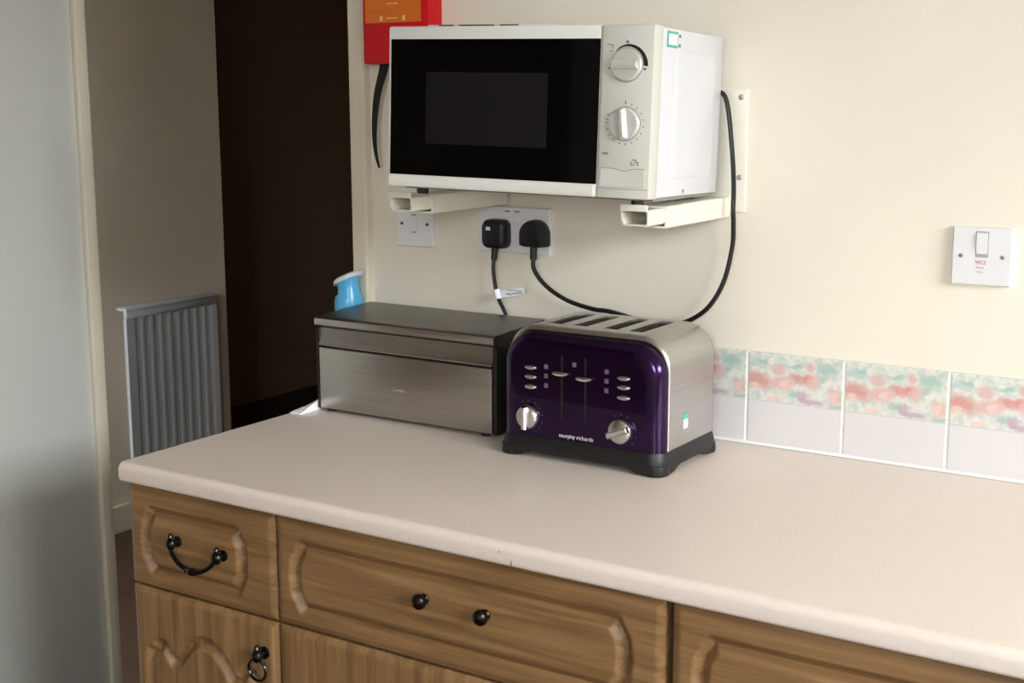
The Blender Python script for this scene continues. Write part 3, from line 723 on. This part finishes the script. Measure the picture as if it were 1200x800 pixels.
bm = B(); tube(bm, spline([(x-.001, -.025, .280), (-.1885, -.030, .2476), (-.1836, -.030, .2141), (-.1766, -.030, .1939), (-.1640, -.030, .1720), (-.150, -.030, .135), (-.08, -.028, .06), (.02, -.03, .04), (.09, -.045, .05), (.10, -.073, .05)], 6), .0034, 8); obj('cable', bm, 'cable_black', c1, True)
bm = B(); tube(bm, [Vector((-.1830, -.030, .2125)), Vector((-.1775, -.030, .197))], .0062, 12); tg = obj('tag_sleeve', bm, 'tag_white', c1, True)
bm = B(); prism(bm, [(-.180, .2100), (-.147, .2165), (-.1255, .2210), (-.1245, .2095), (-.146, .2035), (-.178, .1985)], 'y', -.031, -.0304); tgp = obj('tag', bm, 'tag_white', c1)
for x0, x1, zz in ((-.162, -.150, .2065), (-.149, -.140, .2085), (-.140, -.129, .2105)): box('tag_print', 'tag_print', tgp, x0, x1, -.0313, -.0309, zz-.0012, zz+.0014)
box('tag_print', 'tag_print', tgp, -.160, -.130, -.0313, -.0309, .2130, .2144)
c2 = thing('mains_plug', 'black domed plug whose cord loops up behind the microwave', 'plug', (-.105, -.03, .31))
bm = B(); x, z = -.1105, .3095
def dome(s, y):
    p = []
    for i in range(13):
        a_ = PI*i/12; p.append((x+.0252*s*math.cos(a_), y, z+.001+.0245*s*math.sin(a_)))
    return p + [(x-.0252*s, y, z-.012*s), (x-.025*s, y, z-.0185*s), (x-.018*s, y, z-.0205*s), (x+.018*s, y, z-.0205*s), (x+.025*s, y, z-.0185*s), (x+.0252*s, y, z-.012*s)]
loft(bm, [dome(.98, -.0108), dome(1, -.014), dome(.99, -.028), dome(.90, -.0345), dome(.7, -.036)])
pg = obj('plug', bm, 'black_plastic', c2, True, 50)
bm = B(); tube(bm, spline([(x, -.024, .292), (x, -.025, .280), (x+.001, -.027, .268)], 4), .0058, 10); obj('strain_relief', bm, 'black_plastic', pg, True)
pts = [(-.1095, -.025, .278), (-.1070, -.029, .2531), (-.0821, -.030, .2260), (-.0404, -.030, .2048), (.0086, -.030, .1945), (.0406, -.030, .1930), (.10, -.030, .183), (.15, -.030, .182), (.1802, -.030, .1897), (.2148, -.030, .2144), (.2396, -.030, .2564), (.2523, -.030, .3100), (.2560, -.036, .345), (.2565, -.040, .372), (.2540, -.034, .400), (.2450, -.022, .4523), (.2330, -.020, .5288), (.215, -.016, .545), (.19, -.013, .54)]
bm = B(); tube(bm, spline(pts, 7), .0038, 8); obj('cable', bm, 'cable_black', c2, True)

# ================================================================ RED FIRE BLANKET BOX
fb = thing('fire_blanket_box', 'red wall box with an orange label and black pull strap', 'fire blanket', (-.385, 0, .60))
rx0, rx1, rz0, rz1 = -.455, -.311, .595, .90
box('case', 'fire_red', fb, rx0, rx1, -.042, 0, rz0, rz1, bev=.004)
lb = box('label', 'label_orange', fb, -.4475, -.3265, -.0428, -.0418, .665, .86)
for x in (-.412, -.363): box('label_print', 'label_pale', lb, x-.003, x+.003, -.0431, -.0427, .668, .6765)
for z, x0, x1 in ((.6715, -.400, -.376), (.696, -.40, -.375), (.722, -.425, -.35), (.75, -.43, -.345)): box('label_print', 'label_pale', lb, x0, x1, -.0431, -.0427, z, z+.002)
ctr = spline([(-.414, -.030, .604), (-.4195, -.032, .580), (-.4285, -.036, .545), (-.4340, -.038, .505), (-.4345, -.040, .465), (-.4310, -.040, .435), (-.4250, -.040, .4140)], 6)
bm = B(); rings = []; nn = len(ctr)
for i, p in enumerate(ctr):
    f_ = i/(nn-1); hw = .0085*(1-f_)+.0022; tl_ = f_*1.2
    dx, dy = hw*math.cos(tl_*.4), hw*math.sin(tl_*.4)*.3
    rings.append([(p.x-dx, p.y-.0009, p.z), (p.x+dx, p.y-.0009-dy, p.z), (p.x+dx, p.y+.0009-dy, p.z), (p.x-dx, p.y+.0009, p.z)])
loft(bm, rings); obj('pull_strap', bm, 'strap_black', fb, True, 60)

# ================================================================ BLUE PLASTIC BOTTLE hooked on the architrave, behind the bread bin
bl = thing('blue_bottle', 'light blue plastic bottle with slanted pale cap behind bread bin', 'bottle', (-.500, -.043, .10))
bm = B(); ox, oy = -.500, -.0435
lathe(bm, [(.0005, .112), (.024, .112), (.0255, .115), (.0262, .150), (.0262, .168), (.0245, .178), (.0205, .186), (.0190, .196), (.0205, .206), (.0005, .2065)], (ox, oy, 0), 'z', 28)
for v in bm.verts:
    if v.co.z > .185: v.co.z += (v.co.x-ox)*.45
obj('bottle_body', bm, 'blue_plastic', bl, True, 50)
bm = B(); lathe(bm, [(.0005, .2070), (.025, .2070), (.0275, .2085), (.0270, .2150), (.0225, .2185), (.0005, .2192)], (ox, oy, 0), 'z', 28)
for v in bm.verts: v.co.z += (v.co.x-ox)*.45 - .001
obj('cap', bm, 'pale_lid', bl, True, 40)
bm = B(); bx(bm, ox-.006, ox+.006, -.0195, -.0163, .135, .165, bev=.001); obj('hook', bm, 'pale_lid', bl, True)

# ================================================================ CRUMPLED TISSUE at the end of the worktop
bm = B(); NU, NV = 9, 14; rnd = random.Random(3); grid = []
for j in range(NV):
    v = j/(NV-1); y = -.242+.115*v; row = []
    for i in range(NU):
        u = i/(NU-1); x = -.4720+.0245*u
        hgt = .033*max(0, (v-.05))**.8*(.25+.75*u)*(1 if v < .75 else (1-v)/.25*.9+.1) + .0016
        hgt += .0022*rnd.random()*(0 if i in (0,) else 1)
        row.append((x, y, max(.0012, hgt)))
    grid.append(row)
top = [[bm.verts.new(p) for p in r] for r in grid]; bot = [[bm.verts.new((p[0], p[1], .0004)) for p in r] for r in grid]
for j in range(NV-1):
    for i in range(NU-1):
        bm.faces.new((top[j][i], top[j][i+1], top[j+1][i+1], top[j+1][i])); bm.faces.new((bot[j][i], bot[j+1][i], bot[j+1][i+1], bot[j][i+1]))
for j in range(NV-1):
    for i in (0, NU-1): bm.faces.new((top[j][i], top[j+1][i], bot[j+1][i], bot[j][i]))
for i in range(NU-1):
    for j in (0, NV-1): bm.faces.new((top[j][i], top[j][i+1], bot[j][i+1], bot[j][i]))
tag(obj('tissue', bm, 'tissue', None, True, 25), 'crumpled white tissue beside the bread bin at the worktop end', 'tissue')

# ================================================================ RADIATOR in the hall
RX = -2.4
rd = thing('radiator', 'pale grey ridged panel radiator on the hall wall', 'radiator', (RX+.05, 1.28, FZ+.15))
y0, y1, z0, z1 = 1.026, 1.434, -.735, -.142
prof_ = []; n = 9; pw = (y1-y0-.05)/n
pts2 = [(RX+.055, y0), (RX+.055, y0+.02)]
for k in range(n):
    yb_ = y0+.025+k*pw
    for f_, x in ((.0, .055), (.25, .055), (.42, .0538), (.83, .0538), (1.0, .055)): pts2.append((RX+x, yb_+f_*pw))
pts2 += [(RX+.055, y1), (RX+.040, y1), (RX+.040, y0)]
bm = B(); prism(bm, pts2, 'z', z0+.035, z1-.035)
obj('panel', bm, 'radiator_enamel', rd)
bm = B(); bx(bm, RX+.038, RX+.058, y0, y1, z1-.036, z1-.008, bev=.006); obj('header', bm, 'radiator_enamel', rd, True); bm = B(); bx(bm, RX+.038, RX+.058, y0, y1, z0, z0+.036, bev=.006); obj('header', bm, 'radiator_enamel', rd, True)
box('top_grille', 'radiator_enamel', rd, RX+.012, RX+.060, y0-.002, y1+.002, z1-.010, z1, bev=.002)
for y in (y0+.08, y1-.08): box('wall_hanger', 'radiator_enamel', rd, RX, RX+.040, y-.012, y+.012, z0+.1, z1-.1)
for y in (y0+.03, y1-.03):
    bm = B(); tube(bm, [Vector((RX+.047, y, FZ)), Vector((RX+.047, y, z0+.004))], .0075, 10); obj('pipe', bm, 'radiator_enamel', rd, True)
